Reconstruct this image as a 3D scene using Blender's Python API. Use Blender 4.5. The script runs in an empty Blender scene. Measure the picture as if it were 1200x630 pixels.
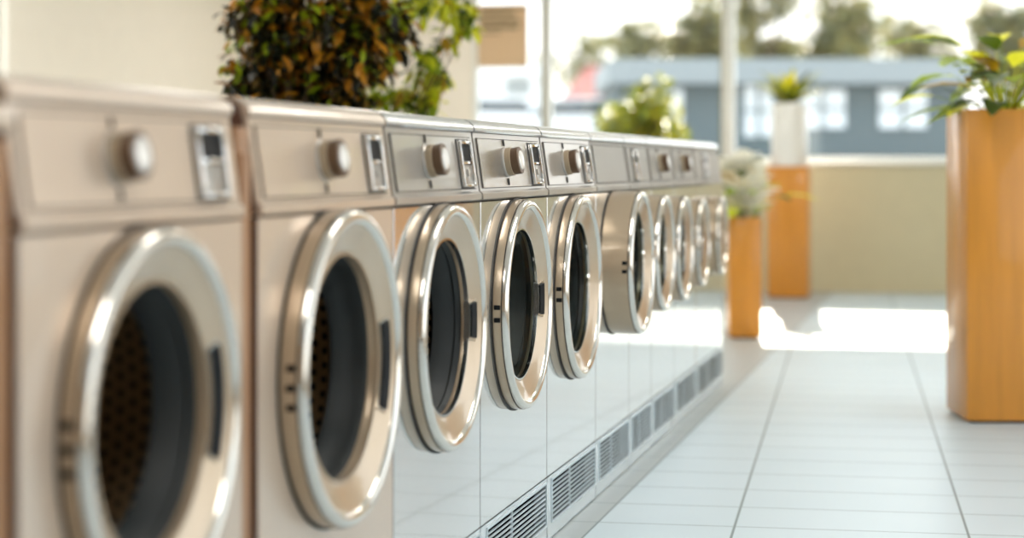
import bpy, bmesh, math, random
from mathutils import Vector, Matrix
random.seed(7)
SC = bpy.context.scene
COL = SC.collection
PI = math.pi

# ------------------------------------------------------------------ camera, light, exposure
TH = math.atan(526/2215.0)            # the row runs 13.4 degrees off the view axis
CT, ST = math.cos(TH), math.sin(TH)
F = 2215.0                            # focal length in pixels of the 1200 px frame
CAMX, CAMZ, HOR = 1.05, 0.98, 195.0
cd = bpy.data.cameras.new('camera'); cam = bpy.data.objects.new('camera', cd); COL.objects.link(cam)
cam.location = (CAMX, 0, CAMZ); cam.rotation_euler = (PI/2, 0, TH)
cd.sensor_width = 36; cd.lens = F/1200*36; cd.shift_y = -(315-HOR)/1200
cd.clip_end = 400; cd.clip_start = 0.05
cd.dof.use_dof = True; cd.dof.focus_distance = 4.65; cd.dof.aperture_fstop = 1.75
SC.camera = cam
SC.view_settings.view_transform = 'Standard'; SC.view_settings.look = 'None'
SC.view_settings.gamma = 1; SC.view_settings.use_curve_mapping = False
SC.view_settings.exposure = 0.94

W = bpy.data.worlds.new('sky'); SC.world = W; W.use_nodes = True
wn = W.node_tree; wn.nodes.clear()
wo = wn.nodes.new('ShaderNodeOutputWorld'); wb = wn.nodes.new('ShaderNodeBackground')
tc = wn.nodes.new('ShaderNodeTexCoord'); sx = wn.nodes.new('ShaderNodeSeparateXYZ'); cr = wn.nodes.new('ShaderNodeValToRGB')
cr.color_ramp.elements[0].position = 0.0; cr.color_ramp.elements[0].color = (1.0, 0.97, 0.92, 1)
cr.color_ramp.elements[1].position = 0.55; cr.color_ramp.elements[1].color = (0.62, 0.80, 1.0, 1)
wn.links.new(tc.outputs['Generated'], sx.inputs[0]); wn.links.new(sx.outputs['Z'], cr.inputs[0])
wn.links.new(cr.outputs[0], wb.inputs[0]); wb.inputs[1].default_value = 1.5
wn.links.new(wb.outputs[0], wo.inputs[0])

sd = bpy.data.lights.new('sun', 'SUN'); sun = bpy.data.objects.new('sun', sd); COL.objects.link(sun)
sd.energy = 5.0; sd.angle = math.radians(0.8); sd.color = (1.0, 0.90, 0.74)
sun.rotation_euler = Vector((0.12, -1.0, -0.50)).to_track_quat('-Z', 'Y').to_euler()

# ------------------------------------------------------------------ pixel helpers (photograph frame, row coordinates)
def P(px, py, Z):
    X = (px-600)/F*Z
    return Vector((CAMX + X*CT - Z*ST, X*ST + Z*CT, CAMZ - (py-HOR)/F*Z))
def seam(px, a=1.05):                  # y along the row where the front plane is seen at px
    u = 1126-px; Z = F*a/CT/u
    return (Z - a*ST)/CT
FARY = 15.0
def farx(px, Y=FARY):
    q = (px-600)/F
    return CAMX + Y*(q*CT-ST)/(q*ST+CT)

# ------------------------------------------------------------------ materials
def srgb(h):
    h = h.lstrip('#'); c = [int(h[i:i+2], 16)/255 for i in (0, 2, 4)]
    return tuple(((x/12.92) if x <= .04045 else ((x+.055)/1.055)**2.4) for x in c) + (1,)
def mat(name, col, rough=.5, metal=0, coat=0, spec=.5, noise=0, nscale=8, bump=0, bscale=60, stretch=None, ior=None):
    m = bpy.data.materials.new(name); m.use_nodes = True; n = m.node_tree; b = n.nodes['Principled BSDF']
    if isinstance(col, str): col = srgb(col)
    b.inputs['Base Color'].default_value = col; b.inputs['Roughness'].default_value = rough
    b.inputs['Metallic'].default_value = metal; b.inputs['Coat Weight'].default_value = coat
    b.inputs['Coat Roughness'].default_value = .04; b.inputs['Specular IOR Level'].default_value = spec
    t = n.nodes.new('ShaderNodeTexCoord'); mp = n.nodes.new('ShaderNodeMapping')
    n.links.new(t.outputs['Object'], mp.inputs[0])
    if stretch: mp.inputs['Scale'].default_value = stretch
    ns = n.nodes.new('ShaderNodeTexNoise'); ns.inputs['Scale'].default_value = nscale; n.links.new(mp.outputs[0], ns.inputs[0])
    ns.inputs['Detail'].default_value = 4
    mx = n.nodes.new('ShaderNodeMix'); mx.data_type = 'RGBA'
    k = max(noise, .02)
    mx.inputs[6].default_value = tuple(c*(1-k) for c in col[:3])+(1,); mx.inputs[7].default_value = tuple(min(1, c*(1+k)) for c in col[:3])+(1,)
    n.links.new(ns.outputs[0], mx.inputs[0]); n.links.new(mx.outputs[2], b.inputs['Base Color'])
    if bump:
        n2 = n.nodes.new('ShaderNodeTexNoise'); n2.inputs['Scale'].default_value = bscale; n.links.new(mp.outputs[0], n2.inputs[0])
        bp = n.nodes.new('ShaderNodeBump'); bp.inputs['Strength'].default_value = bump; bp.inputs['Distance'].default_value = .002
        n.links.new(n2.outputs[0], bp.inputs['Height']); n.links.new(bp.outputs[0], b.inputs['Normal'])
    return m
def leaf_mat(name, cols, trans=.45, rough=.4):
    m = bpy.data.materials.new(name); m.use_nodes = True; n = m.node_tree; b = n.nodes['Principled BSDF']
    g = n.nodes.new('ShaderNodeNewGeometry'); r = n.nodes.new('ShaderNodeValToRGB'); e = r.color_ramp.elements
    r.color_ramp.interpolation = 'CONSTANT'
    while len(e) < len(cols): e.new(.5)
    for i, (p, c) in enumerate(cols): e[i].position = p; e[i].color = srgb(c)
    n.links.new(g.outputs['Random Per Island'], r.inputs[0]); n.links.new(r.outputs[0], b.inputs['Base Color'])
    b.inputs['Roughness'].default_value = rough
    t = n.nodes.new('ShaderNodeBsdfTranslucent'); n.links.new(r.outputs[0], t.inputs[0])
    mx = n.nodes.new('ShaderNodeMixShader'); mx.inputs[0].default_value = trans
    n.links.new(b.outputs[0], mx.inputs[1]); n.links.new(t.outputs[0], mx.inputs[2])
    n.links.new(mx.outputs[0], n.nodes['Material Output'].inputs[0])
    return m
def glass_mat(name, tint=(1, 1, 1, 1), refl=.06, power=4):
    m = bpy.data.materials.new(name); m.use_nodes = True; n = m.node_tree
    n.nodes.remove(n.nodes['Principled BSDF'])
    tr = n.nodes.new('ShaderNodeBsdfTransparent'); tr.inputs[0].default_value = tint
    gl = n.nodes.new('ShaderNodeBsdfGlossy'); gl.inputs['Roughness'].default_value = .03
    mx = n.nodes.new('ShaderNodeMixShader'); mx.inputs[0].default_value = refl
    n.links.new(tr.outputs[0], mx.inputs[1]); n.links.new(gl.outputs[0], mx.inputs[2])
    n.links.new(mx.outputs[0], n.nodes['Material Output'].inputs[0])
    return m
M = {}
M['enamel'] = mat('glossy_pale_steel', '#e2e3e3', .07, .85, coat=.5, noise=.03, nscale=3, bump=.5, bscale=3.5)
M['cream'] = mat('cream_enamel', '#cbb7a3', .30, .25, coat=.5, noise=.03, nscale=3)
M['brushed'] = mat('brushed_panel', '#c0bcb6', .24, .85, noise=.14, nscale=14, stretch=(6, 14, .8), bump=.25, bscale=40)
M['panel'] = mat('satin_panel', '#aba59d', .34, .5, noise=.05, nscale=8, coat=.4)
M['dull'] = mat('dull_grey_panel', '#a5a098', .5, .1, spec=.3, noise=.04)
M['lid'] = mat('lid_metal', '#c9cbcc', .22, .8, noise=.06, nscale=10, stretch=(1, .3, 1), coat=.3)
M['ring'] = mat('satin_beige_ring', '#bda88e', .3, .5, coat=.5, noise=.02)
M['rim'] = mat('pale_polished_rim', '#dcd6cc', .14, .85, coat=.3)
M['chrome'] = mat('polished_chrome', '#e6e6e6', .08, 1)
M['rubber'] = mat('grey_rubber_gasket', '#202424', .6, noise=.08)
M['black'] = mat('black_plastic', '#101113', .5, spec=.15)
M['void'] = mat('dark_recess', '#020202', 1, spec=0)
M['groove'] = mat('dark_groove', '#2a2622', .6)
M['seam'] = mat('brown_side_trim', '#5a3a2c', .5)
M['knob_tan'] = mat('tan_knob_plastic', '#a5937a', .4, noise=.05)
M['knob_brown'] = mat('brown_knob_plastic', '#5f4630', .4, noise=.08)
M['knob_white'] = mat('pale_knob_cap', '#e9e5df', .25, .3)
M['slat'] = mat('vent_slat_white', '#c9d3d6', .35, .2)
M['kick'] = mat('kick_panel_white', '#d4dcde', .25, .45, coat=.4)
M['glass'] = glass_mat('door_glass', (.36, .41, .40, 1), .03)
M['window_glass'] = glass_mat('window_glass', (.97, .98, .98, 1), .05)
M['wall'] = mat('cream_wall_paint', '#faf1e2', .8, noise=.03, bump=.1, bscale=90)
M['lowwall'] = mat('beige_dado_paint', '#d8cfae', .7, noise=.05)
M['tanwall'] = mat('tan_wall_paint', '#c9ab88', .75, noise=.05)
M['ceiling'] = mat('ceiling_paint', '#efece6', .9, noise=.02)
M['frame_white'] = mat('white_window_frame', '#eeeee8', .45)
M['frame_olive'] = mat('olive_window_gasket', '#8d8456', .5)
M['laminate'] = mat('brown_laminate', '#9b6f49', .4, noise=.18, nscale=5, stretch=(6, 6, .7))
M['amber'] = mat('amber_wood', '#d98f2e', .35, noise=.22, nscale=4, stretch=(7, 7, .6), coat=.3)
M['soil'] = mat('soil', '#3a2a1c', .95, noise=.3, bump=.6)
M['paper'] = leaf_mat('tan_poster_paper', [(0, '#d9c2a2'), (.99, '#d9c2a2')], .25, .8)
M['ink'] = mat('faded_ink', '#5f583c', .8)
M['terracotta'] = mat('terracotta', '#9c5a38', .7, noise=.1)
M['bark'] = mat('bark', '#5b4732', .9, noise=.3, bump=.5)
M['asphalt'] = mat('pale_asphalt', '#c3c0bb', .9, noise=.08, nscale=3)
M['bluewall'] = mat('blue_grey_siding', '#66706f', .7, noise=.08, stretch=(.2, .2, 9))  # siding and fascia colours greyed so haze is in the paint
M['bluetrim'] = mat('pale_blue_fascia', '#989c99', .6)
M['whitewall'] = mat('white_render', '#eeeeea', .7, noise=.02)
M['pinkroof'] = mat('pink_roof_tiles', '#cf8478', .7, noise=.1)
M['car_white'] = mat('white_car_paint', '#f1f1ef', .2, coat=1)
M['car_glass'] = mat('car_window_tint', '#3d4a50', .1)
M['tyre'] = mat('tyre_rubber', '#1e1e1e', .8)
M['vase'] = mat('white_glazed_ceramic', '#f5f3ee', .25, coat=.6)
M['petal'] = leaf_mat('white_petals', [(0, '#fbfaf4'), (.5, '#f2f0e4')], .4)
M['leaf_dark'] = leaf_mat('amber_dark_leaves', [(0, '#1c1c0a'), (.28, '#4e3a0e'), (.44, '#9a6210'), (.56, '#1c200c'), (.76, '#c2841a'), (.89, '#98a81c')], .40)
M['leaf_lime'] = leaf_mat('lime_leaves', [(0, '#8ea41c'), (.3, '#c6cc1e'), (.5, '#4a5e18'), (.62, '#e6e43c'), (.9, '#a8841e')], .5)
M['leaf_bush'] = leaf_mat('sunlit_bush_leaves', [(0, '#7a8418'), (.3, '#a29e1a'), (.55, '#525612'), (.75, '#bcae26')], .55)
M['leaf_olive'] = leaf_mat('haze_paled_olive_leaves', [(0, '#8f8c58'), (.3, '#a99c5c'), (.55, '#757a56'), (.8, '#b8a868')], .4)  # leaf colours lightened to stand in for distance haze
M['fill_glow'] = mat('fill_panel_glow', '#ffffff', .6)  # glowing face of the added ceiling fill panels
b = M['fill_glow'].node_tree.nodes['Principled BSDF']; b.inputs['Emission Color'].default_value = (1, .95, .88, 1); b.inputs['Emission Strength'].default_value = 6.5

def uvmath_dots():
    m = bpy.data.materials.new('perforated_drum_steel'); m.use_nodes = True; n = m.node_tree; b = n.nodes['Principled BSDF']
    L = n.links
    uv = n.nodes.new('ShaderNodeUVMap'); s = n.nodes.new('ShaderNodeSeparateXYZ'); L.new(uv.outputs[0], s.inputs[0])
    def mth(op, a, bb=None):
        x = n.nodes.new('ShaderNodeMath'); x.operation = op
        for i, v in enumerate((a, bb)):
            if v is None: continue
            if isinstance(v, (int, float)): x.inputs[i].default_value = v
            else: L.new(v, x.inputs[i])
        return x.outputs[0]
    U = mth('MULTIPLY', s.outputs[0], 62.0); V = mth('DIVIDE', s.outputs[1], .020)
    row = mth('MULTIPLY', mth('MODULO', mth('FLOOR', V), 2.0), .5)
    fu = mth('SUBTRACT', mth('FRACT', mth('ADD', U, row)), .5); fv = mth('SUBTRACT', mth('FRACT', V), .5)
    d = mth('SQRT', mth('ADD', mth('MULTIPLY', fu, fu), mth('MULTIPLY', fv, fv)))
    k = mth('LESS_THAN', d, .27)
    mx = n.nodes.new('ShaderNodeMix'); mx.data_type = 'RGBA'; L.new(k, mx.inputs[0])
    mx.inputs[6].default_value = srgb('#9a8262'); mx.inputs[7].default_value = (.008, .006, .005, 1)
    L.new(mx.outputs[2], b.inputs['Base Color']); b.inputs['Metallic'].default_value = .5; b.inputs['Roughness'].default_value = .4
    return m
M['drum'] = uvmath_dots()

def floor_mat():
    m = bpy.data.materials.new('pale_floor_tiles'); m.use_nodes = True; n = m.node_tree; b = n.nodes['Principled BSDF']; L = n.links
    g = n.nodes.new('ShaderNodeTexCoord'); mp = n.nodes.new('ShaderNodeMapping'); mp.vector_type = 'TEXTURE'
    ang = math.radians(3.27); o = P(866, 600, 980*0+0.98*F/405.0)
    mp.inputs['Location'].default_value = (o.x, o.y, 0); mp.inputs['Rotation'].default_value = (0, 0, ang)
    L.new(g.outputs['Object'], mp.inputs[0])
    s = n.nodes.new('ShaderNodeSeparateXYZ'); L.new(mp.outputs[0], s.inputs[0])
    s0 = n.nodes.new('ShaderNodeSeparateXYZ'); L.new(g.outputs['Object'], s0.inputs[0])
    def mth(op, *a):
        x = n.nodes.new('ShaderNodeMath'); x.operation = op
        for i, v in enumerate(a):
            if isinstance(v, (int, float)): x.inputs[i].default_value = v
            else: L.new(v, x.inputs[i])
        return x.outputs[0]
    def line(v, per, off, w):
        f = mth('ABSOLUTE', mth('SUBTRACT', mth('FRACT', mth('ADD', mth('DIVIDE', mth('ADD', v, off), per), .5)), .5))
        return mth('LESS_THAN', f, w/per/2)
    l1 = line(s.outputs[0], .62, 0, .007); l2 = line(s.outputs[1], .30, .215, .006)
    strip = mth('LESS_THAN', s0.outputs[0], .075)
    edge = mth('LESS_THAN', mth('ABSOLUTE', mth('SUBTRACT', s0.outputs[0], .077)), .003)
    l1 = mth('MULTIPLY', l1, mth('SUBTRACT', 1.0, strip))
    gr = mth('MAXIMUM', mth('MAXIMUM', l1, l2), edge)
    ns = n.nodes.new('ShaderNodeTexNoise'); ns.inputs['Scale'].default_value = 1.7; ns.inputs['Detail'].default_value = 5; L.new(g.outputs['Object'], ns.inputs[0])
    c1 = n.nodes.new('ShaderNodeMix'); c1.data_type = 'RGBA'; c1.inputs[6].default_value = srgb('#c3d2d8'); c1.inputs[7].default_value = srgb('#d5e0e4'); L.new(ns.outputs[0], c1.inputs[0])
    c2 = n.nodes.new('ShaderNodeMix'); c2.data_type = 'RGBA'; L.new(strip, c2.inputs[0]); L.new(c1.outputs[2], c2.inputs[6]); c2.inputs[7].default_value = srgb('#b4bab9')
    c3 = n.nodes.new('ShaderNodeMix'); c3.data_type = 'RGBA'; L.new(gr, c3.inputs[0]); L.new(c2.outputs[2], c3.inputs[6]); c3.inputs[7].default_value = srgb('#6f7f80')
    L.new(c3.outputs[2], b.inputs['Base Color']); b.inputs['Roughness'].default_value = .38
    bp = n.nodes.new('ShaderNodeBump'); bp.invert = True; bp.inputs['Distance'].default_value = .002; bp.inputs['Strength'].default_value = .4
    L.new(gr, bp.inputs['Height']); L.new(bp.outputs[0], b.inputs['Normal'])
    return m
M['floor'] = floor_mat()

# ------------------------------------------------------------------ mesh helpers
class MB:
    def __init__(s): s.bm = bmesh.new(); s.uv = s.bm.loops.layers.uv.new('UVMap')
    def box(s, x0, x1, y0, y1, z0, z1, bev=0, seg=2):
        t = bmesh.new(); bmesh.ops.create_cube(t, size=1)
        for v in t.verts: v.co = Vector(((x0+x1)/2+v.co.x*(x1-x0), (y0+y1)/2+v.co.y*(y1-y0), (z0+z1)/2+v.co.z*(z1-z0)))
        if bev: bmesh.ops.bevel(t, geom=t.edges[:], offset=bev, segments=seg, affect='EDGES', profile=.5)
        s.add(t); return s
    def add(s, t, mtx=None):
        if mtx is not None: bmesh.ops.transform(t, matrix=mtx, verts=t.verts)
        me = bpy.data.meshes.new('tmp'); t.to_mesh(me); t.free(); s.bm.from_mesh(me); bpy.data.meshes.remove(me)
    def lathe(s, prof, cy=0, cz=0, n=96, a0=0, a1=2*PI, axis='x', cx=0, closed=False, cap=False):
        full = abs(a1-a0-2*PI) < 1e-6; N = n if full else n+1; rings = []
        for (r, h) in prof:
            ring = []
            for i in range(N):
                a = a0+(a1-a0)*i/n
                if axis == 'x': co = (cx+h, cy+r*math.cos(a), cz+r*math.sin(a))
                else: co = (cx+r*math.cos(a), cy+r*math.sin(a), cz+h)
                ring.append(s.bm.verts.new(co))
            rings.append(ring)
        K = len(prof); ln = 0
        for k in range(K if closed else K-1):
            A, B = rings[k], rings[(k+1) % K]
            d = math.dist(prof[k], prof[(k+1) % K])
            for i in range(n):
                j = (i+1) % N
                f = s.bm.faces.new((A[i], A[j], B[j], B[i]))
                for l, (u, v) in zip(f.loops, ((i/n, ln), ((i+1)/n, ln), ((i+1)/n, ln+d), (i/n, ln+d))): l[s.uv].uv = (u, v)
            ln += d
        if cap:
            for R in (rings[0], rings[-1]):
                if full: s.bm.faces.new(R)
        if not full and closed:
            s.bm.faces.new([r[0] for r in rings]); s.bm.faces.new([r[-1] for r in rings][::-1])
        return s
    def prism(s, pts, y0, y1):           # outline in x,z extruded along y
        A = [s.bm.verts.new((x, y0, z)) for x, z in pts]; B = [s.bm.verts.new((x, y1, z)) for x, z in pts]
        s.bm.faces.new(A); s.bm.faces.new(B[::-1])
        for i in range(len(pts)):
            j = (i+1) % len(pts); s.bm.faces.new((A[j], A[i], B[i], B[j]))
        return s
    def tube(s, p, q, r0, r1=None, n=10):
        r1 = r0 if r1 is None else r1; p, q = Vector(p), Vector(q); d = (q-p).normalized()
        a = d.orthogonal().normalized(); b = d.cross(a)
        A = [s.bm.verts.new(p+(a*math.cos(2*PI*i/n)+b*math.sin(2*PI*i/n))*r0) for i in range(n)]
        B = [s.bm.verts.new(q+(a*math.cos(2*PI*i/n)+b*math.sin(2*PI*i/n))*r1) for i in range(n)]
        for i in range(n): s.bm.faces.new((A[i], A[(i+1) % n], B[(i+1) % n], B[i]))
        s.bm.faces.new(A[::-1]); s.bm.faces.new(B)
        return s
    def leaf(s, p, d, up, L, w, bend=.2):
        d = d.normalized(); side = d.cross(up)
        if side.length < 1e-4: side = d.orthogonal()
        side.normalize(); nrm = side.cross(d)
        rows = [(0, .04), (.3, .9), (.6, 1), (.85, .55), (1, .03)]; prev = None
        for t, k in rows:
            c = p+d*(L*t)-nrm*(bend*L*t*t)
            cur = [s.bm.verts.new(c-side*(w/2*k)+nrm*(w*.12*k)), s.bm.verts.new(c), s.bm.verts.new(c+side*(w/2*k)+nrm*(w*.12*k))]
            if prev:
                s.bm.faces.new((prev[0], prev[1], cur[1], cur[0])); s.bm.faces.new((prev[1], prev[2], cur[2], cur[1]))
            prev = cur
        return s
    def build(s, name, m, parent=None, smooth=True, ang=35, loc=None, fix=True):
        if fix: bmesh.ops.recalc_face_normals(s.bm, faces=s.bm.faces[:])
        me = bpy.data.meshes.new(name); s.bm.to_mesh(me); s.bm.free()
        me.materials.append(M[m] if isinstance(m, str) else m)
        if smooth:
            for p in me.polygons: p.use_smooth = True
            me.set_sharp_from_angle(angle=math.radians(ang))
        o = bpy.data.objects.new(name, me); COL.objects.link(o)
        if parent: o.parent = parent
        if loc: o.location = loc
        return o
def tag(o, label, cat, group=None, kind=None):
    o['label'] = label; o['category'] = cat
    if group: o['group'] = group
    if kind: o['kind'] = kind
    return o
def thing(name, label, cat, loc=(0, 0, 0), rz=0, group=None):
    o = bpy.data.objects.new(name, None); COL.objects.link(o); o.location = loc; o.rotation_euler = (0, 0, rz); o.empty_display_size = .1
    return tag(o, label, cat, group)
def struct(o): o['kind'] = 'structure'; return o

# ------------------------------------------------------------------ room shell
X0, X1, Y0, Y1, H = -4.6, 3.3, -2.6, FARY, 2.75
HEAD, SILL = 2.40, 1.02
struct(MB().box(X0, X1, Y0, Y1+.2, -.12, 0).build('floor', 'floor', smooth=False))
struct(MB().box(X0, X1, Y0, Y1+.2, H, H+.15).build('ceiling', 'ceiling', smooth=False))
LY0, LY1 = .5, 10.5  # unseen left windows, added so sky light reaches the plants
m_ = MB(); m_.box(X0-.2, X0, Y0, LY0, 0, H); m_.box(X0-.2, X0, LY1, Y1+.2, 0, H); m_.box(X0-.2, X0, LY0, LY1, 2.5, H); m_.box(X0-.2, X0, LY0, LY1, 0, .9)
struct(m_.build('wall_left', 'wall', smooth=False))
for i in range(4):
    a, b_ = LY0+2.5*i, LY0+2.5*(i+1)
    m_ = MB(); m_.box(X0-.12, X0-.06, a, a+.04, .9, 2.5); m_.box(X0-.12, X0-.06, b_-.04, b_, .9, 2.5); m_.box(X0-.12, X0-.06, a, b_, .9, .95); m_.box(X0-.12, X0-.06, a, b_, 2.45, 2.5)
    fr = struct(m_.build('window_%d' % (i+8), 'frame_white', smooth=False))
    MB().box(X0-.092, X0-.088, a+.03, b_-.03, .93, 2.47).build('glass_pane', 'window_glass', fr, smooth=False)
struct(MB().box(X0, X1, Y0-.2, Y0, 0, H).build('wall_back', 'tanwall', smooth=False))
xl, xm1, xm2 = farx(553), farx(640), farx(851)
WX1 = X1-.25                          # right end of the far glazing
m_ = MB(); m_.box(X0, xl, FARY, FARY+.2, 0, H); m_.box(xl, WX1, FARY, FARY+.2, HEAD, H); m_.box(WX1, X1, FARY, FARY+.2, 0, H)
struct(m_.build('wall_far', 'wall', smooth=False))
struct(MB().box(xl, WX1, FARY, FARY+.2, 0, SILL-.03).build('wall_far_dado', 'lowwall', smooth=False))
struct(MB().box(xl, WX1, FARY-.04, FARY+.2, SILL-.03, SILL, .008).build('trim_1', 'frame_white'))
# right wall with a long storefront window facing the machines
RY0, RY1 = 0.2, 8.6
m_ = MB(); m_.box(X1, X1+.2, Y0, RY0, 0, H); m_.box(X1, X1+.2, RY1, Y1+.2, 0, H); m_.box(X1, X1+.2, RY0, RY1, 2.5, H); m_.box(X1, X1+.2, RY0, RY1, 0, .35)
struct(m_.build('wall_right', 'tanwall', smooth=False))
n = 2
posts = [RY0+(RY1-RY0)*i/4 for i in range(5)]
for i in range(4):
    a, b_ = posts[i], posts[i+1]
    m_ = MB(); m_.box(X1+.06, X1+.12, a, a+.04, .35, 2.5); m_.box(X1+.06, X1+.12, b_-.04, b_, .35, 2.5); m_.box(X1+.06, X1+.12, a, b_, .35, .40); m_.box(X1+.06, X1+.12, a, b_, 2.45, 2.5)
    fr = struct(m_.build('window_%d' % (i+4), 'frame_white', smooth=False))
    g_ = MB().box(X1+.088, X1+.092, a+.03, b_-.03, .38, 2.47).build('glass_pane', 'window_glass', fr, smooth=False)
# far windows: three bays between mullions
bays = [(xl, xm1), (xm1, xm2), (xm2, WX1)]
for i, (a, b_) in enumerate(bays):
    m_ = MB(); fw = .05
    m_.box(a, a+.035, FARY+.03, FARY+.11, SILL, HEAD, .004); m_.box(b_-.035, b_, FARY+.03, FARY+.11, SILL, HEAD, .004)
    m_.box(a, b_, FARY+.03, FARY+.11, HEAD-.04, HEAD, .004); m_.box(a, b_, FARY+.03, FARY+.11, SILL, SILL+.035, .004)
    fr = struct(m_.build('window_%d' % (i+1), 'frame_white'))
    MB().box(a+.03, b_-.03, FARY+.068, FARY+.072, SILL+.03, HEAD-.03).build('glass_pane', 'window_glass', fr, smooth=False)
    if i < 2:
        MB().box(b_-.047, b_-.030, FARY+.0, FARY+.12, SILL, HEAD).build('glazing_bead', 'frame_olive', fr, smooth=False)
struct(MB().box(xm2-.03, xm2+.06, FARY-.02, FARY+.14, SILL, HEAD, .006).build('trim_2', 'frame_white'))
struct(MB().box(X0, X1, Y0, Y0+.015, 0, .09).build('baseboard_back', 'frame_white', smooth=False))
struct(MB().box(X1-.015, X1, Y0, Y1, 0, .09).build('baseboard_right', 'frame_white', smooth=False))
for i, (lx, ly) in enumerate(((.9, 1.2), (.9, 4.6), (.9, 8.0), (.9, 11.4), (-2.7, 6.0), (-2.7, 9.6), (-2.7, 13.0))):  # unseen ceiling panels added as fill; the rear row brightens wall and plants
    t = thing('added_fill_panel', 'unseen fill light panel added in the ceiling above the aisle' if lx > 0 else 'unseen fill light panel added in the ceiling behind the machines', 'light', (lx, ly, H), group='added fill panels above the aisle' if lx > 0 else 'added fill panels behind the machines')
    m_ = MB(); m_.box(-.32, .32, -.62, -.58, -.03, 0); m_.box(-.32, .32, .58, .62, -.03, 0); m_.box(-.32, -.28, -.62, .62, -.03, 0); m_.box(.28, .32, -.62, .62, -.03, 0)
    m_.build('frame', 'frame_white', t, smooth=False)
    MB().box(-.28, .28, -.58, .58, -.02, -.01).build('diffuser', 'fill_glow', t, smooth=False)

# ------------------------------------------------------------------ washing machines
GR = 'front loading washers side by side in the row'
DEP = .74
def front_with_hole(mb, y0, y1, z0, z1, cy, cz, r, x=0):
    angs = sorted(set([2*PI*i/72 for i in range(72)] + [math.atan2(z-cz, y-cy) % (2*PI) for y in (y0, y1) for z in (z0, z1)]))
    inn, out = [], []
    for a in angs:
        c, s_ = math.cos(a), math.sin(a)
        ts = []
        if c > 1e-9: ts.append((y1-cy)/c)
        if c < -1e-9: ts.append((y0-cy)/c)
        if s_ > 1e-9: ts.append((z1-cz)/s_)
        if s_ < -1e-9: ts.append((z0-cz)/s_)
        t = min(ts)
        inn.append(mb.bm.verts.new((x, cy+r*c, cz+r*s_))); out.append(mb.bm.verts.new((x, cy+t*c, cz+t*s_)))
    for i in range(len(angs)):
        j = (i+1) % len(angs); mb.bm.faces.new((inn[i], out[i], out[j], inn[j]))
    return mb
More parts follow.
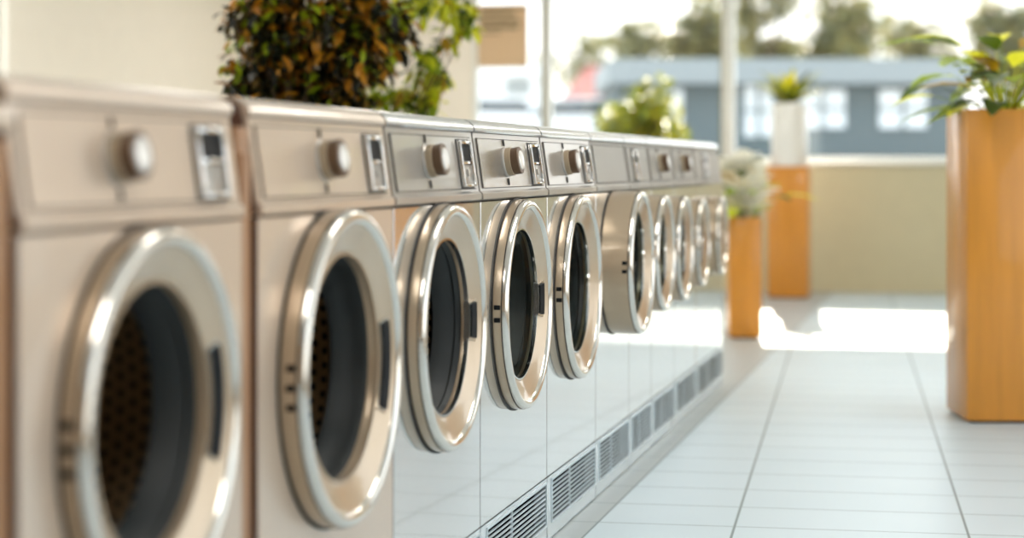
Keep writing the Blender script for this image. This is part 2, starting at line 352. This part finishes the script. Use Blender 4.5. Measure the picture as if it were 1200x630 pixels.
def machine(yA, yB, label, skin='enamel', pskin='panel', dr=.25, dz=.647, bulge=0.0, knob=.395, slot=(.76, .91), handle=.076, ticks=2, hx=0, glass=True, big=0):
    yc = (yA+yB)/2; w = yB-yA; h = w/2
    t = thing('washing_machine', label, 'washing machine', (0, yc, 0), 0, GR)
    g = .004; ya, yb = -h+g, h-g
    # cabinet: pierced front sheet, sides, back
    c = MB(); ZT, ZB = .900, .172; R = dr*.80
    front_with_hole(c, ya+.001, yb-.001, ZB, ZT, 0, dz, R)
    pts = [(0, ya+.001), (-.001, ya), (-DEP, ya), (-DEP, yb), (-.001, yb), (0, yb-.001)]
    A = [c.bm.verts.new((x, y, ZB)) for x, y in pts]; B = [c.bm.verts.new((x, y, ZT)) for x, y in pts]
    for i in range(5): c.bm.faces.new((A[i], A[i+1], B[i+1], B[i]))
    c.bm.faces.new(B[::1])
    c.build('cabinet', skin, t, fix=True)
    MB().box(-.03, -.0025, -h+.0002, ya, .01, ZT).build('side_seam', 'seam', t, smooth=False)
    MB().box(-.03, -.0025, yb, h-.0002, .01, ZT).build('side_seam', 'seam', t, smooth=False)
    # kick panel with louvre
    k = MB(); va, vb = ya+.055, yb-.012; v0, v1 = .048, .155
    k.box(-.03, 0, ya, yb, v1, ZB-.004); k.box(-.03, 0, ya, yb, .004, v0); k.box(-.03, 0, ya, va, v0, v1); k.box(-.03, 0, vb, yb, v0, v1)
    k.box(-DEP, -.03, ya, ya+.004, 0.004, ZB); k.box(-DEP, -.03, yb-.004, yb, 0.004, ZB); k.box(-DEP, -DEP+.004, ya, yb, 0.004, ZB)
    kp = k.build('kick_panel', 'kick', t, smooth=False)
    MB().box(-.05, -.03, va-.01, vb+.01, v0-.01, v1+.01).build('vent_recess', 'void', kp, smooth=False)
    s_ = MB()
    nS = 9
    for i in range(nS):
        z = v0+.008+(v1-v0-.010)*i/(nS-1) if nS > 1 else v0
        s_.prism([(-.004, z-.001), (0, z-.002), (.000, z+.0008), (-.004, z+.0016)], va, vb)
    for yy in (va+(vb-va)*.40, ):
        s_.box(-.004, .001, yy-.003, yy+.003, v0, v1)
    s_.build('vent_slats', 'slat', kp, smooth=False)
    rim = MB(); q = .005
    for (a, b2, c2, d) in ((va-q, vb+q, v1, v1+q), (va-q, vb+q, v0-q, v0), (va-q, va, v0, v1), (vb, vb+q, v0, v1)): rim.box(0, .003, a, b2, c2, d)
    rim.build('vent_rim', 'slat', kp, smooth=False)
    # four feet
    for fx in (-.06, -DEP+.06):
        for fy in (ya+.06, yb-.06): MB().lathe([(.022, 0), (.022, .006), (.012, .008), (.012, .02)], cx=fx, cy=fy, axis='z', n=20, cap=True).build('foot', 'black', t)
    # control panel housing
    pg = .010
    pa, pb = -h+pg, h-.004
    prof = [(-.002, .903), (.004, .907), (.004, .919), (-.003, .925), (-.021, 1.050), (-.021, 1.056), (-.3, 1.056), (-.3, .903)]
    MB().prism(prof, pa, pb).build('control_panel', pskin if pskin in ('cream', 'dull') else 'panel', t, ang=25)
    cp = [o for o in t.children if o.name.startswith('control_panel')][-1]
    # inset face plate, follows the slope
    def pan(z, off=0): return -.003-(z-.925)/(.125)*.018+off
    f0, f1 = .930, 1.045
    MB().prism([(pan(f0, .0015), f0), (pan(f1, .0015), f1), (pan(f1, -.01), f1), (pan(f0, -.01), f0)], pa+.022, pb-.022).build('face_outline', 'groove', cp, smooth=False)
    MB().prism([(pan(f0+.002, .004), f0+.002), (pan(f1-.002, .004), f1-.002), (pan(f1, -.008), f1-.002), (pan(f0, -.008), f0+.002)], pa+.024, pb-.024).build('face_plate', pskin, cp, smooth=False)
    # lid: rolled front edge
    lp = [(-.021, 1.057), (-.017, 1.058), (-.015, 1.062), (-.017, 1.070), (-.026, 1.080), (-.040, 1.0865), (-.058, 1.089), (-DEP, 1.089), (-DEP, 1.057)]
    MB().prism(lp, pa-.001, pb+.001).build('lid', 'lid' if skin != 'cream' else 'cream', t, ang=40)
    MB().box(-DEP, -.3, -h+.006, h-.006, .901, 1.057).build('housing', 'lid', t, smooth=False)
    # brown trim on the near side of the control housing
    MB().prism([(-.010, .905), (-.004, .912), (-.008, .925), (-.026, 1.050), (-.034, 1.076), (-.055, 1.085), (-.3, 1.085), (-.3, .905)], -h+.0035, pa-.002).build('side_trim', 'seam', t, smooth=False)
    tilt = Matrix.Rotation(-math.atan(.018/.125), 4, 'Y')
    # knob
    if knob is not None:
        ky, kz = -h+w*knob, .990; kx = pan(kz, .004)
        kn = MB().lathe([(.036, 0), (.036, .003), (.034, .005), (.0005, .005)], n=40)
        ko = kn.build('knob', 'panel', t); ko.location = (kx, ky, kz); ko.rotation_euler = (0, -math.atan(.018/.125), 0)
        MB().lathe([(.033, .004), (.034, .007), (.034, .018), (.032, .019)], n=32, cap=True).build('knob_skirt', 'knob_tan', ko)
        MB().lathe([(.0315, .019), (.033, .036), (.0315, .038)], n=32, cap=True).build('knob_grip', 'knob_brown', ko)
        MB().lathe([(.023, .038), (.0225, .040), (.019, .0415), (0.0005, .0415)], n=32).build('knob_cap', 'knob_white', ko)
        for sg in (-1, 1):
            MB().box(.0005, .003, -.004, .002, sg*.047-.008, sg*.047+.008).build('index_mark', 'groove', ko, smooth=False)
    if slot:
        y0, y1 = -h+w*slot[0], -h+w*slot[1]; z0, z1 = .934, 1.036; yc_, hw, zc = (y0+y1)/2, (y1-y0)/2, (z0+z1)/2
        sb = MB(); hh = (z1-z0)/2; e = .010
        sb.box(0, .012, -hw, -hw+e, -hh, hh, .002); sb.box(0, .012, hw-e, hw, -hh, hh, .002)
        sb.box(0, .012, -hw+e, hw-e, hh-e*.8, hh, .002); sb.box(0, .012, -hw+e, hw-e, -hh, -hh+e*.6, .002); sb.box(0, .010, -hw+e, hw-e, -.001, .005, .001)
        so = sb.build('coin_unit', 'chrome', t); so.location = (pan(zc, .002), yc_, zc); so.rotation_euler = (0, -math.atan(.018/.125), 0)
        MB().box(.001, .006, -hw+e*.8, hw-e*.8, .005, hh-e*.7).build('display', 'black', so, smooth=False)
        cdr = MB(); cdr.box(.001, .007, -hw+e*1.1, hw-e*1.1, -hh+e*.6, -.002, .001); cdr.box(.007, .011, -.008, .008, -hh*.55, -hh*.25, .001)
        cdr.build('coin_flap', 'panel', so)
        MB().box(.0005, .003, -hw-.004, hw+.004, -hh-.004, hh+.004).build('coin_surround', 'groove', so, smooth=False)
    # drum and gasket
    k_ = dr/.25; rh = .178*k_
    MB().lathe([(rh*1.02, bulge-.004), (rh*.985, bulge-.016), (rh*1.0, -.020), (rh*.93, -.040), (rh*.90, -.062), (rh*.97, -.070), (rh*1.10, -.072)], cz=dz).build('gasket', 'rubber', t, ang=50)
    MB().lathe([(rh*.95, -.066), (rh*1.32, -.074), (rh*1.40, -.09), (rh*1.42, -.40), (rh*1.30, -.42), (.002, -.42)], cz=dz, n=64).build('drum', 'drum', t, ang=50)
    # door
    d = bpy.data.objects.new('door', None)
    B = bulge
    side = [(.252, .001), (.254, B+.010), (.2535, B+.023), (.240, B+.023)]
    rimp = [(.2500, B+.0245), (.2525, B+.026), (.2510, B+.034), (.246, B+.0385), (.239, B+.0395), (.233, B+.037), (.229, B+.032), (.228, B+.027)]
    cone = [(.229, B+.030), (.221, B+.0255), (.205, B+.0195), (.190, B+.0145), (.184, B+.0115), (.1805, B+.007), (.180, -.004), (.20, -.004)]
    sc = lambda q: [(r_*k_, x) for r_, x in q]
    dm = MB().lathe(sc(side), cz=dz, n=128).build('door', 'ring', t, ang=60)
    MB().lathe(sc(rimp), cz=dz, n=128).build('door_rim', 'rim', dm, ang=60)
    MB().lathe(sc(cone), cz=dz, n=128).build('door_face', 'ring', dm, ang=60)
    MB().lathe([(.2570*k_, .0005), (.2570*k_, .003), (.2525*k_, .004)], cz=dz, n=96).build('door_seal', 'groove', dm)
    MB().lathe([(.2535*k_, B+.022), (.2525*k_, B+.0235), (.2535*k_, B+.0255)], cz=dz, n=96).build('rim_groove', 'groove', dm)
    MB().lathe([(.1835*k_, B+.010), (.1825*k_, B+.0135), (.1795*k_, B+.0135), (.1785*k_, B+.004)], cz=dz, n=96).build('glass_bezel', 'chrome' if not big else 'ring', dm)
    if glass:
        MB().lathe([(.1795*k_, B+.008), (.175*k_, B+.005), (.14*k_, B+.002), (.10*k_, B+.0), (.002, B-.001)], cz=dz, n=64).build('door_glass', 'glass', dm)
    if handle:
        hc = handle/2/(.19*k_); r0, r1 = (.176*k_, .199*k_) if not big else (.190*k_, .210*k_)
        MB().lathe([(r0-.004, B+.004), (r0-.004, B+.0175), (r1+.004, B+.0235), (r1+.004, B+.004)], cz=dz, n=16, a0=-hc-.03+hx, a1=hc+.03+hx, closed=True).build('handle_surround', 'rim', dm, ang=40)
        MB().lathe([(r0, B+.006), (r0, B+.0215), (r1, B+.0275), (r1, B+.006)], cz=dz, n=16, a0=-hc+hx, a1=hc+hx, closed=True).build('handle', 'black', dm, ang=40)
    for i in range(ticks):
        a = PI + (i-.5 if ticks == 2 else i-1)*(.115 if ticks == 2 else .115)+.02
        hy, hz = .2548*k_*math.cos(a), dz+.2548*k_*math.sin(a)
        q = MB(); q.box(B+.007, B+.022, -.002, .0045, -.0055, .0055, .0015)
        ho = q.build('hinge', 'black', dm); ho.location = (0, hy, hz); ho.rotation_euler = (a-PI, 0, 0)
    return t
S = {k: seam(k) for k in (285, 302, 461, 563, 641, 698, 737, 763, 790, 815, 846)}
y00 = S[285]-.70
machine(y00, S[285], 'nearest washing machine, far left of the row beside the brown filler strip', 'cream', 'cream', handle=.15, ticks=3, glass=False, big=1)
machine(S[302], S[461], 'large cream washing machine with open dark drum between brown filler strip and steel machine', 'cream', 'cream', bulge=.008, dr=.268, dz=.636, handle=.15, ticks=3, knob=.46, slot=(.79, .92), hx=-.08, glass=False, big=1)
machine(S[461], S[563], 'glossy washing machine second from the front, perforated drum visible through its round door', 'enamel', 'panel', dr=.252, handle=.076, ticks=0, glass=False)
machine(S[563], S[641], 'sharply focused washing machine with brushed steel control panel and black door handle', 'enamel', 'brushed', dr=.25)
machine(S[641], S[698], 'washing machine just beyond the brushed panel one, plain door ring without black handle', 'enamel', 'panel', dr=.25, dz=.646, handle=0)
machine(S[698], S[737], 'narrower washing machine whose door bulges furthest out, blank control panel without knob', 'enamel', 'dull', dr=.218, dz=.684, bulge=.06, knob=None, slot=None, handle=0)
machine(S[737], S[763], 'narrow washing machine with dark slot on its panel, right behind the bulging door', 'enamel', 'dull', dr=.192, dz=.69, bulge=.055, knob=None, slot=(.25, .45), handle=0, ticks=0)
machine(S[763], S[790], 'blurred narrow washing machine, third from the far end of the row', 'enamel', 'dull', dr=.187, dz=.684, bulge=.05, handle=0, ticks=0, slot=None)
machine(S[790], S[815], 'blurred washing machine, second from the far end of the row', 'enamel', 'dull', dr=.168, dz=.683, bulge=.04, handle=0, ticks=0, slot=None)
machine(S[815], S[846], 'last washing machine at the far end of the row by the amber planter', 'enamel', 'dull', dr=.165, dz=.685, bulge=.025, handle=0, ticks=0, knob=None, slot=(.3, .45))

# brown filler strip between the two nearest machines
ff = MB(); ff.box(-.6, -.012, S[285]+.004, S[302]-.006, 0, 1.04, .003); ff.box(-.012, -.006, S[285]+.012, S[302]-.014, .06, 1.0, .002)
tag(ff.build('filler_panel', 'laminate'), 'narrow brown filler strip between the two nearest washing machines', 'filler panel')
# brown cabinet that starts the row
c0 = thing('storage_cabinet', 'brown laminate cabinet at the near left end of the row', 'cabinet', (0, y00-.36, 0))
MB().box(-.7, -.02, -.35, .35, .08, 1.02, .004).build('carcass', 'laminate', c0)
MB().box(-.66, -.05, -.34, .34, 0, .08).build('plinth', 'black', c0, smooth=False)
MB().box(-.72, .005, -.352, .352, 1.02, 1.05, .004).build('worktop', 'cream', c0)
for sg in (-1, 1):
    dd = MB().box(-.02, -.002, sg*.174-.17, sg*.174+.17, .09, 1.01, .003).build('door', 'laminate', c0)
    MB().tube((.015, sg*.03, .6), (.015, sg*.03, .75), .005).tube((-.004, sg*.03, .61), (.015, sg*.03, .61), .004).tube((-.004, sg*.03, .74), (.015, sg*.03, .74), .004).build('handle', 'chrome', dd)

# ------------------------------------------------------------------ plants
def rnd(a, b): return random.uniform(a, b)
def ficus(loc, label, mat_, clusters, nleaf, L, name='potted_ficus', trunk_to=1.0, spread=.05, pot='terracotta', group=None, br=.011):
    t = thing(name, label, 'plant', loc, group=group)
    MB().lathe([(.001, 0), (.15, 0), (.19, .30), (.205, .30), (.205, .34), (.18, .34), (.175, .30), (.001, .30)], axis='z', n=36).build('pot', pot, t)
    MB().lathe([(.001, .305), (.17, .30)], axis='z', n=24).build('soil', 'soil', t)
    tr = MB(); top = Vector((0, 0, trunk_to)); prev = Vector((0, 0, .28))
    for i in range(1, 6):
        q = Vector((rnd(-.02, .02), rnd(-.02, .02), .28+(trunk_to-.28)*i/5)); tr.tube(prev, q, .024-.002*i, .022-.002*i); prev = q
    lf = MB()
    for (c, r) in clusters:
        c = Vector(c); tr.tube(prev, c, br, .003, 6)
        for _ in range(int(nleaf*(r[0]*r[1]*r[2])**.5*10)):
            u = Vector((random.gauss(0, 1), random.gauss(0, 1), random.gauss(0, 1))).normalized()*(random.random()**.45)
            p = c+Vector((u.x*r[0], u.y*r[1], u.z*r[2]))
            d = Vector((rnd(-1, 1), rnd(-1, 1), rnd(-1.0, .35)))
            l = L*rnd(.6, 1.2)
            lf.leaf(p, d, Vector((rnd(-.4, .4), rnd(-.4, .4), 1)), l, l*.42, .25)
    tr.build('trunk', 'bark', t); lf.build('foliage', mat_, t, fix=False, ang=80)
    return t
# the dense amber tree behind the two nearest machines
def wp(px, py, Z, base): return tuple(P(px, py, Z)-Vector(base))
Za = 7.3; base = P(345, 400, Za); base.z = 0
cl = [(wp(px, py, Za+dz, base), (.13, .16, .13)) for px, py, dz in
      ((300, 25, 0), (300, 85, .1), (338, 5, .2), (340, 60, 0), (335, 100, .2), (378, 30, 0), (385, 85, .1), (420, 10, .2), (425, 60, 0), (330, -50, 0), (400, -50, 0), (450, 30, .1), (350, 130, .1), (400, 120, .1), (300, 130, .1))]
ficus(tuple(base), 'dense dark amber and green leafy tree behind the nearest machines at top left', 'leaf_dark', cl, 560, .072, trunk_to=1.0)
Zb = 7.9; base = P(462, 400, Zb); base.z = 0
cl = [(wp(px, py, Zb+dz, base), r) for px, py, dz, r in
      ((455, 20, 0, (.10, .12, .09)), (495, 0, .2, (.10, .1, .07)), (530, 5, 0, (.08, .08, .05)), (545, 15, .1, (.05, .05, .06)), (440, 70, .1, (.09, .1, .09)), (470, 110, 0, (.07, .08, .06)),
       (492, 95, .1, (.04, .05, .10)), (500, 60, 0, (.06, .05, .05)), (515, 85, .1, (.05, .06, .05)), (508, 115, 0, (.04, .05, .05)), (548, 30, 0, (.05, .05, .04)), (525, 45, 0, (.05, .04, .05)), (440, 112, 0, (.08, .08, .04)), (490, 130, 0, (.05, .08, .05)))]
ficus(tuple(base), 'sparser lime green leafy tree with drooping sprigs against the cream wall', 'leaf_lime', cl, 240, .082, trunk_to=1.0, br=.005)

def planter(loc, w, d, h, label, rz=0, tall=True):
    t = thing('wooden_planter', label, 'planter', loc, rz, None)
    m = MB(); e = .014
    m.box(-w/2, w/2, -d/2, -d/2+e, 0.01, h, .003); m.box(-w/2, w/2, d/2-e, d/2, 0.01, h, .003); m.box(-w/2, -w/2+e, -d/2+e, d/2-e, 0.01, h, .003); m.box(w/2-e, w/2, -d/2+e, d/2-e, 0.01, h, .003)
    m.box(-w/2+e, w/2-e, -d/2+e, d/2-e, .01, .03)
    m.build('box', 'amber', t)
    MB().box(-w/2+.02, w/2-.02, -d/2+.02, d/2-.02, 0, .012).build('base', 'black', t, smooth=False)
    MB().box(-w/2+e, w/2-e, -d/2+e, d/2-e, h-.06, h-.03).build('soil', 'soil', t, smooth=False)
    return t
p1 = P(872, 395, .98*F/200); p1.z = 0
planter(tuple(p1), .185, .185, .69, 'amber wooden planter box standing past the end of the washing machine row', TH*.9)
def lily(loc, label, nl, nf, L, hgt, lm='leaf_bush', name='peace_lily', zb=0):
    t = thing(name, label, 'plant', loc)
    lf, st = MB(), MB()
    for i in range(nl):
        a = rnd(0, 2*PI); el = rnd(.35, 1.2); d = Vector((math.cos(a)*math.cos(el), math.sin(a)*math.cos(el), math.sin(el)))
        q = d*rnd(.3, 1)*hgt*.8; st.tube((0, 0, 0), q, .003, .002, 5); lf.leaf(q, Vector((d.x*1.5, d.y*1.5, d.z*.4)), Vector((0, 0, 1)), L*rnd(.7, 1.1), L*.38, .35)
    lf.build('foliage', lm, t, fix=False, ang=80); st.build('stems', lm, t)
    for i in range(nf):
        a = rnd(0, 2*PI); q = Vector((math.cos(a)*rnd(.02, .13), math.sin(a)*rnd(.02, .13), hgt*rnd(.25, 1.0)))
        f = MB(); f.tube((0, 0, 0), q, .003, .002, 5)
        for k in range(3): f.leaf(q, Vector((rnd(-1, 1), rnd(-1, 1), rnd(.0, .6))), Vector((0, 0, 1)), L*.8, L*.55, .1)
        f.build('bloom', 'petal', t, fix=False, ang=80)
    return t
lily((p1.x, p1.y, .655), 'white flowering plant with lime leaves in the planter past the row', 26, 16, .19, .36, 'leaf_lime')  # lime leaves and extra white blooms stand in for sunlight on the plant
p2 = P(925, 344, 14.2); p2.z = 0
planter(tuple(p2), .30, .30, .98, 'tall amber wooden planter under the far window at the right edge', 0)
v = thing('vase', 'tall white glazed vase standing in the planter under the far window', 'vase', (p2.x, p2.y, .95))
MB().lathe([(.001, 0), (.130, 0), (.137, .02), (.139, .30), (.137, .49), (.130, .505), (.122, .50), (.12, .47), (.001, .47)], axis='z', n=40).build('body', 'vase', v)
vl = MB()
for i in range(40):
    a = rnd(0, 2*PI); vl.leaf(Vector((0, 0, .47)), Vector((math.cos(a), math.sin(a), rnd(.8, 2.5))), Vector((0, 0, 1)), rnd(.2, .42), .05, .3)
vl.build('foliage', 'leaf_bush', v, fix=False, ang=80)
p3 = P(1178, 430, 7.4); p3.z = 0
planter(tuple(p3), .38, .38, 1.20, 'large amber wooden planter standing on the tiles at the far right', TH*.9)
lily((p3.x, p3.y, 1.15), 'broad leaved green plant growing in the large amber planter at far right', 60, 0, .24, .5, 'leaf_lime', 'leafy_plant')

# poster taped to the far window
pa_, pb_ = farx(558, FARY), farx(617, FARY)
po = thing('poster', 'tan paper poster with faded lines of writing taped to the far window', 'poster', ((pa_+pb_)/2, FARY+.055, 1.79))
hw = (pb_-pa_)/2
MB().box(-hw, hw, -.002, .002, 0, .52).build('sheet', 'paper', po, smooth=False)
r = random.Random(3)
rows_ = [(.485, 1), (.455, .75), (.430, .8), (.395, .85), (.370, .9), (.340, .9), (.322, .85), (.285, .45)]
for z, k in rows_:
    tx = MB(); x = -hw+.03; xe = x+(2*hw-.06)*k
    tx.box(x, xe, -.0026, -.002, z-.0035, z+.0035)
    while x < xe-.01:
        l = r.uniform(.012, .03); tx.box(x, min(x+l, xe), -.0035, -.002, z-.007, z+.007); x += l+.006
    tx.build('writing', 'ink', po, smooth=False)

# ------------------------------------------------------------------ outside
g = MB(); bmv = g.bm
vs = [bmv.verts.new(c) for c in ((-60, FARY+.25, -.1), (60, FARY+.25, -.1), (60, 150, 5.6), (-60, 150, 5.6))]; bmv.faces.new(vs)
struct(g.build('ground_outside', 'asphalt', smooth=False))
g = MB(); g.box(X1+.25, 40, -30, FARY+.2, -.3, -.1); struct(g.build('pavement_outside', 'asphalt', smooth=False))
def gz(y): return -.1+(y-FARY-.25)*5.7/134.75
def blob_tree(px, Z, ytop, wpx, label, m, nleaf=1400, name='tree', lsz=.35, ybot=None, grp=None):
    b0 = P(px, HOR, Z); gz0 = gz(b0.y); top = CAMZ-(ytop-HOR)/F*Z; w = wpx/F*Z/2
    t = thing(name, label, 'tree' if name == 'tree' else 'shrub', (b0.x, b0.y, gz0), group=grp)
    hgt = top-gz0; lo = hgt*.25 if name == 'tree' else hgt*.06
    tr = MB(); tr.tube((0, 0, -.1), (0, 0, hgt*.5), w*.10, w*.06)
    lf = MB(); cs = []
    for i in range(9):
        c = Vector((rnd(-.6, .6)*w, rnd(-.5, .5)*w, lo+(hgt-lo)*rnd(.15, .82))); cs.append(c); tr.tube((0, 0, hgt*.35), c, w*.04, w*.012, 6)
    cs.append(Vector((0, 0, hgt-(hgt-lo)*.28)))
    for i in range(nleaf):
        c = random.choice(cs); u = Vector((random.gauss(0, 1), random.gauss(0, 1), random.gauss(0, 1))).normalized()*(random.random()**.4)
        p = c+Vector((u.x*w*.45, u.y*w*.45, u.z*(hgt-lo)*.24))
        lf.leaf(p, Vector((rnd(-1, 1), rnd(-1, 1), rnd(-1, .5))), Vector((0, 0, 1)), lsz*rnd(.6, 1.2), lsz*.5, .2)
    tr.build('trunk', 'bark', t); lf.build('foliage', m, t, fix=False, ang=80)
    return t
blob_tree(750, 19.5, 84, 130, 'sunlit yellow green bush outside the middle window pane', 'leaf_bush', 2300, 'shrub', .13)
blob_tree(800, 17.6, 128, 60, 'low yellow green bush outside, right of the taller bush', 'leaf_bush', 600, 'shrub', .12)
blob_tree(690, 112, 32, 130, 'smallest hazy olive tree on the skyline, leftmost behind the pink roof', 'leaf_olive', 900, 'tree', .6)
blob_tree(765, 96, 12, 120, 'hazy olive tree on the skyline behind the blue building, second from left', 'leaf_olive', 1300, 'tree', .6)
blob_tree(830, 80, -25, 120, 'tall hazy olive tree on the skyline just left of the white window post', 'leaf_olive', 1500, 'tree', .6)
blob_tree(900, 100, -35, 120, 'tall hazy olive tree seen through the right window pane', 'leaf_olive', 1500, 'tree', .6)
blob_tree(980, 84, -45, 130, 'tall olive tree on the skyline right of the tall planter', 'leaf_olive', 1500, 'tree', .6)
blob_tree(1075, 104, 10, 130, 'olive tree on the skyline second from the right', 'leaf_olive', 1300, 'tree', .6)
blob_tree(1165, 84, -10, 130, 'olive tree on the skyline at the far right', 'leaf_olive', 1300, 'tree', .6)

def building(px0, px1, ytop, Z, dep, label, wall, roof, fascia, wins, wm='whitewall', pitched=False):
    a, b2 = P(px0, HOR, Z), P(px1, HOR, Z); w = (b2-a).length; zt = CAMZ-(ytop-HOR)/F*Z; mid = (a+b2)/2; g0 = gz(mid.y)
    t = thing('building', label, 'building', (mid.x, mid.y, g0-.3), TH)
    hh = zt-g0+.3; fh = hh*fascia
    MB().box(-w/2, w/2, 0, dep, 0, hh-fh).build('walls', wall, t, smooth=False)
    if pitched: MB().prism([(-w/2-.3, hh-fh), (w/2+.3, hh-fh), (w/2-.8, hh), (-w/2+.8, hh)], -.4, dep+.4).build('roof', roof, t, smooth=False)
    else: MB().box(-w/2-.2, w/2+.2, -.5, dep+.2, hh-fh, hh).build('roof', roof, t, smooth=False)
    for (x0, x1, y0, y1) in wins:
        ax, bx = (x0-(px0+px1)/2)/F*Z, (x1-(px0+px1)/2)/F*Z; zt_, zb_ = CAMZ-(y0-HOR)/F*Z-g0+.3, CAMZ-(y1-HOR)/F*Z-g0+.3
        m = MB(); m.box(ax, bx, -.08, .05, zb_, zt_)
        wo_ = m.build('window', wm, t, smooth=False)
        q = MB(); cxm = (ax+bx)/2; q.box(cxm-.05, cxm+.05, -.11, -.08, zb_, zt_); q.box(ax, bx, -.11, -.08, (zb_+zt_)/2-.04, (zb_+zt_)/2+.04)
        q.build('glazing_bars', 'bluetrim', wo_, smooth=False)
    return t
building(722, 1130, 70, 40, 6, 'long blue grey building with pale fascia and white windows across the road', 'bluewall', 'bluetrim', .2,
         [(752, 800, 105, 150), (872, 905, 100, 160), (935, 990, 105, 150), (1030, 1085, 105, 150)])
building(545, 640, 76, 62, 8, 'white low building behind the parked cars outside the left window pane', 'whitewall', 'whitewall', .12, [(592, 622, 92, 112)], 'bluetrim')
building(660, 735, 78, 66, 6, 'pink roofed kiosk outside, left of the blue grey building', 'bluewall', 'pinkroof', .5, [(668, 690, 112, 124)], 'car_glass', True)
def car(pxc, Z, wpx, label, paint, flip=1):
    c0 = P(pxc, HOR, Z); L = 4.4; t = thing('car', label, 'car', (c0.x, c0.y, gz(c0.y)+.0), TH)
    pr = [(-2.2, .35), (2.2, .35), (2.2, .75), (2.0, .88), (1.25, .95), (.6, 1.42), (-.9, 1.45), (-1.7, 1.0), (-2.15, .92), (-2.2, .6)]
    MB().prism([(x*flip, z) for x, z in pr], -.85, .85).build('body', paint, t, smooth=False)
    MB().prism([(x*flip, z) for x, z in ((1.1, .97), (.58, 1.36), (-.85, 1.38), (-1.5, 1.0))], -.87, .87).build('side_window', 'car_glass', t, smooth=False)
    for wx in (-1.4, 1.4):
        for wy in (-.82, .82):
            MB().tube((wx, wy-.1, .32), (wx, wy+.1, .32), .32, n=24).build('wheel', 'tyre', t)
    return t
car(590, 56, 150, 'white car parked outside behind the left window pane', 'car_white')
car(668, 50, 150, 'white car parked outside beside the yellow green bush', 'car_white', -1)
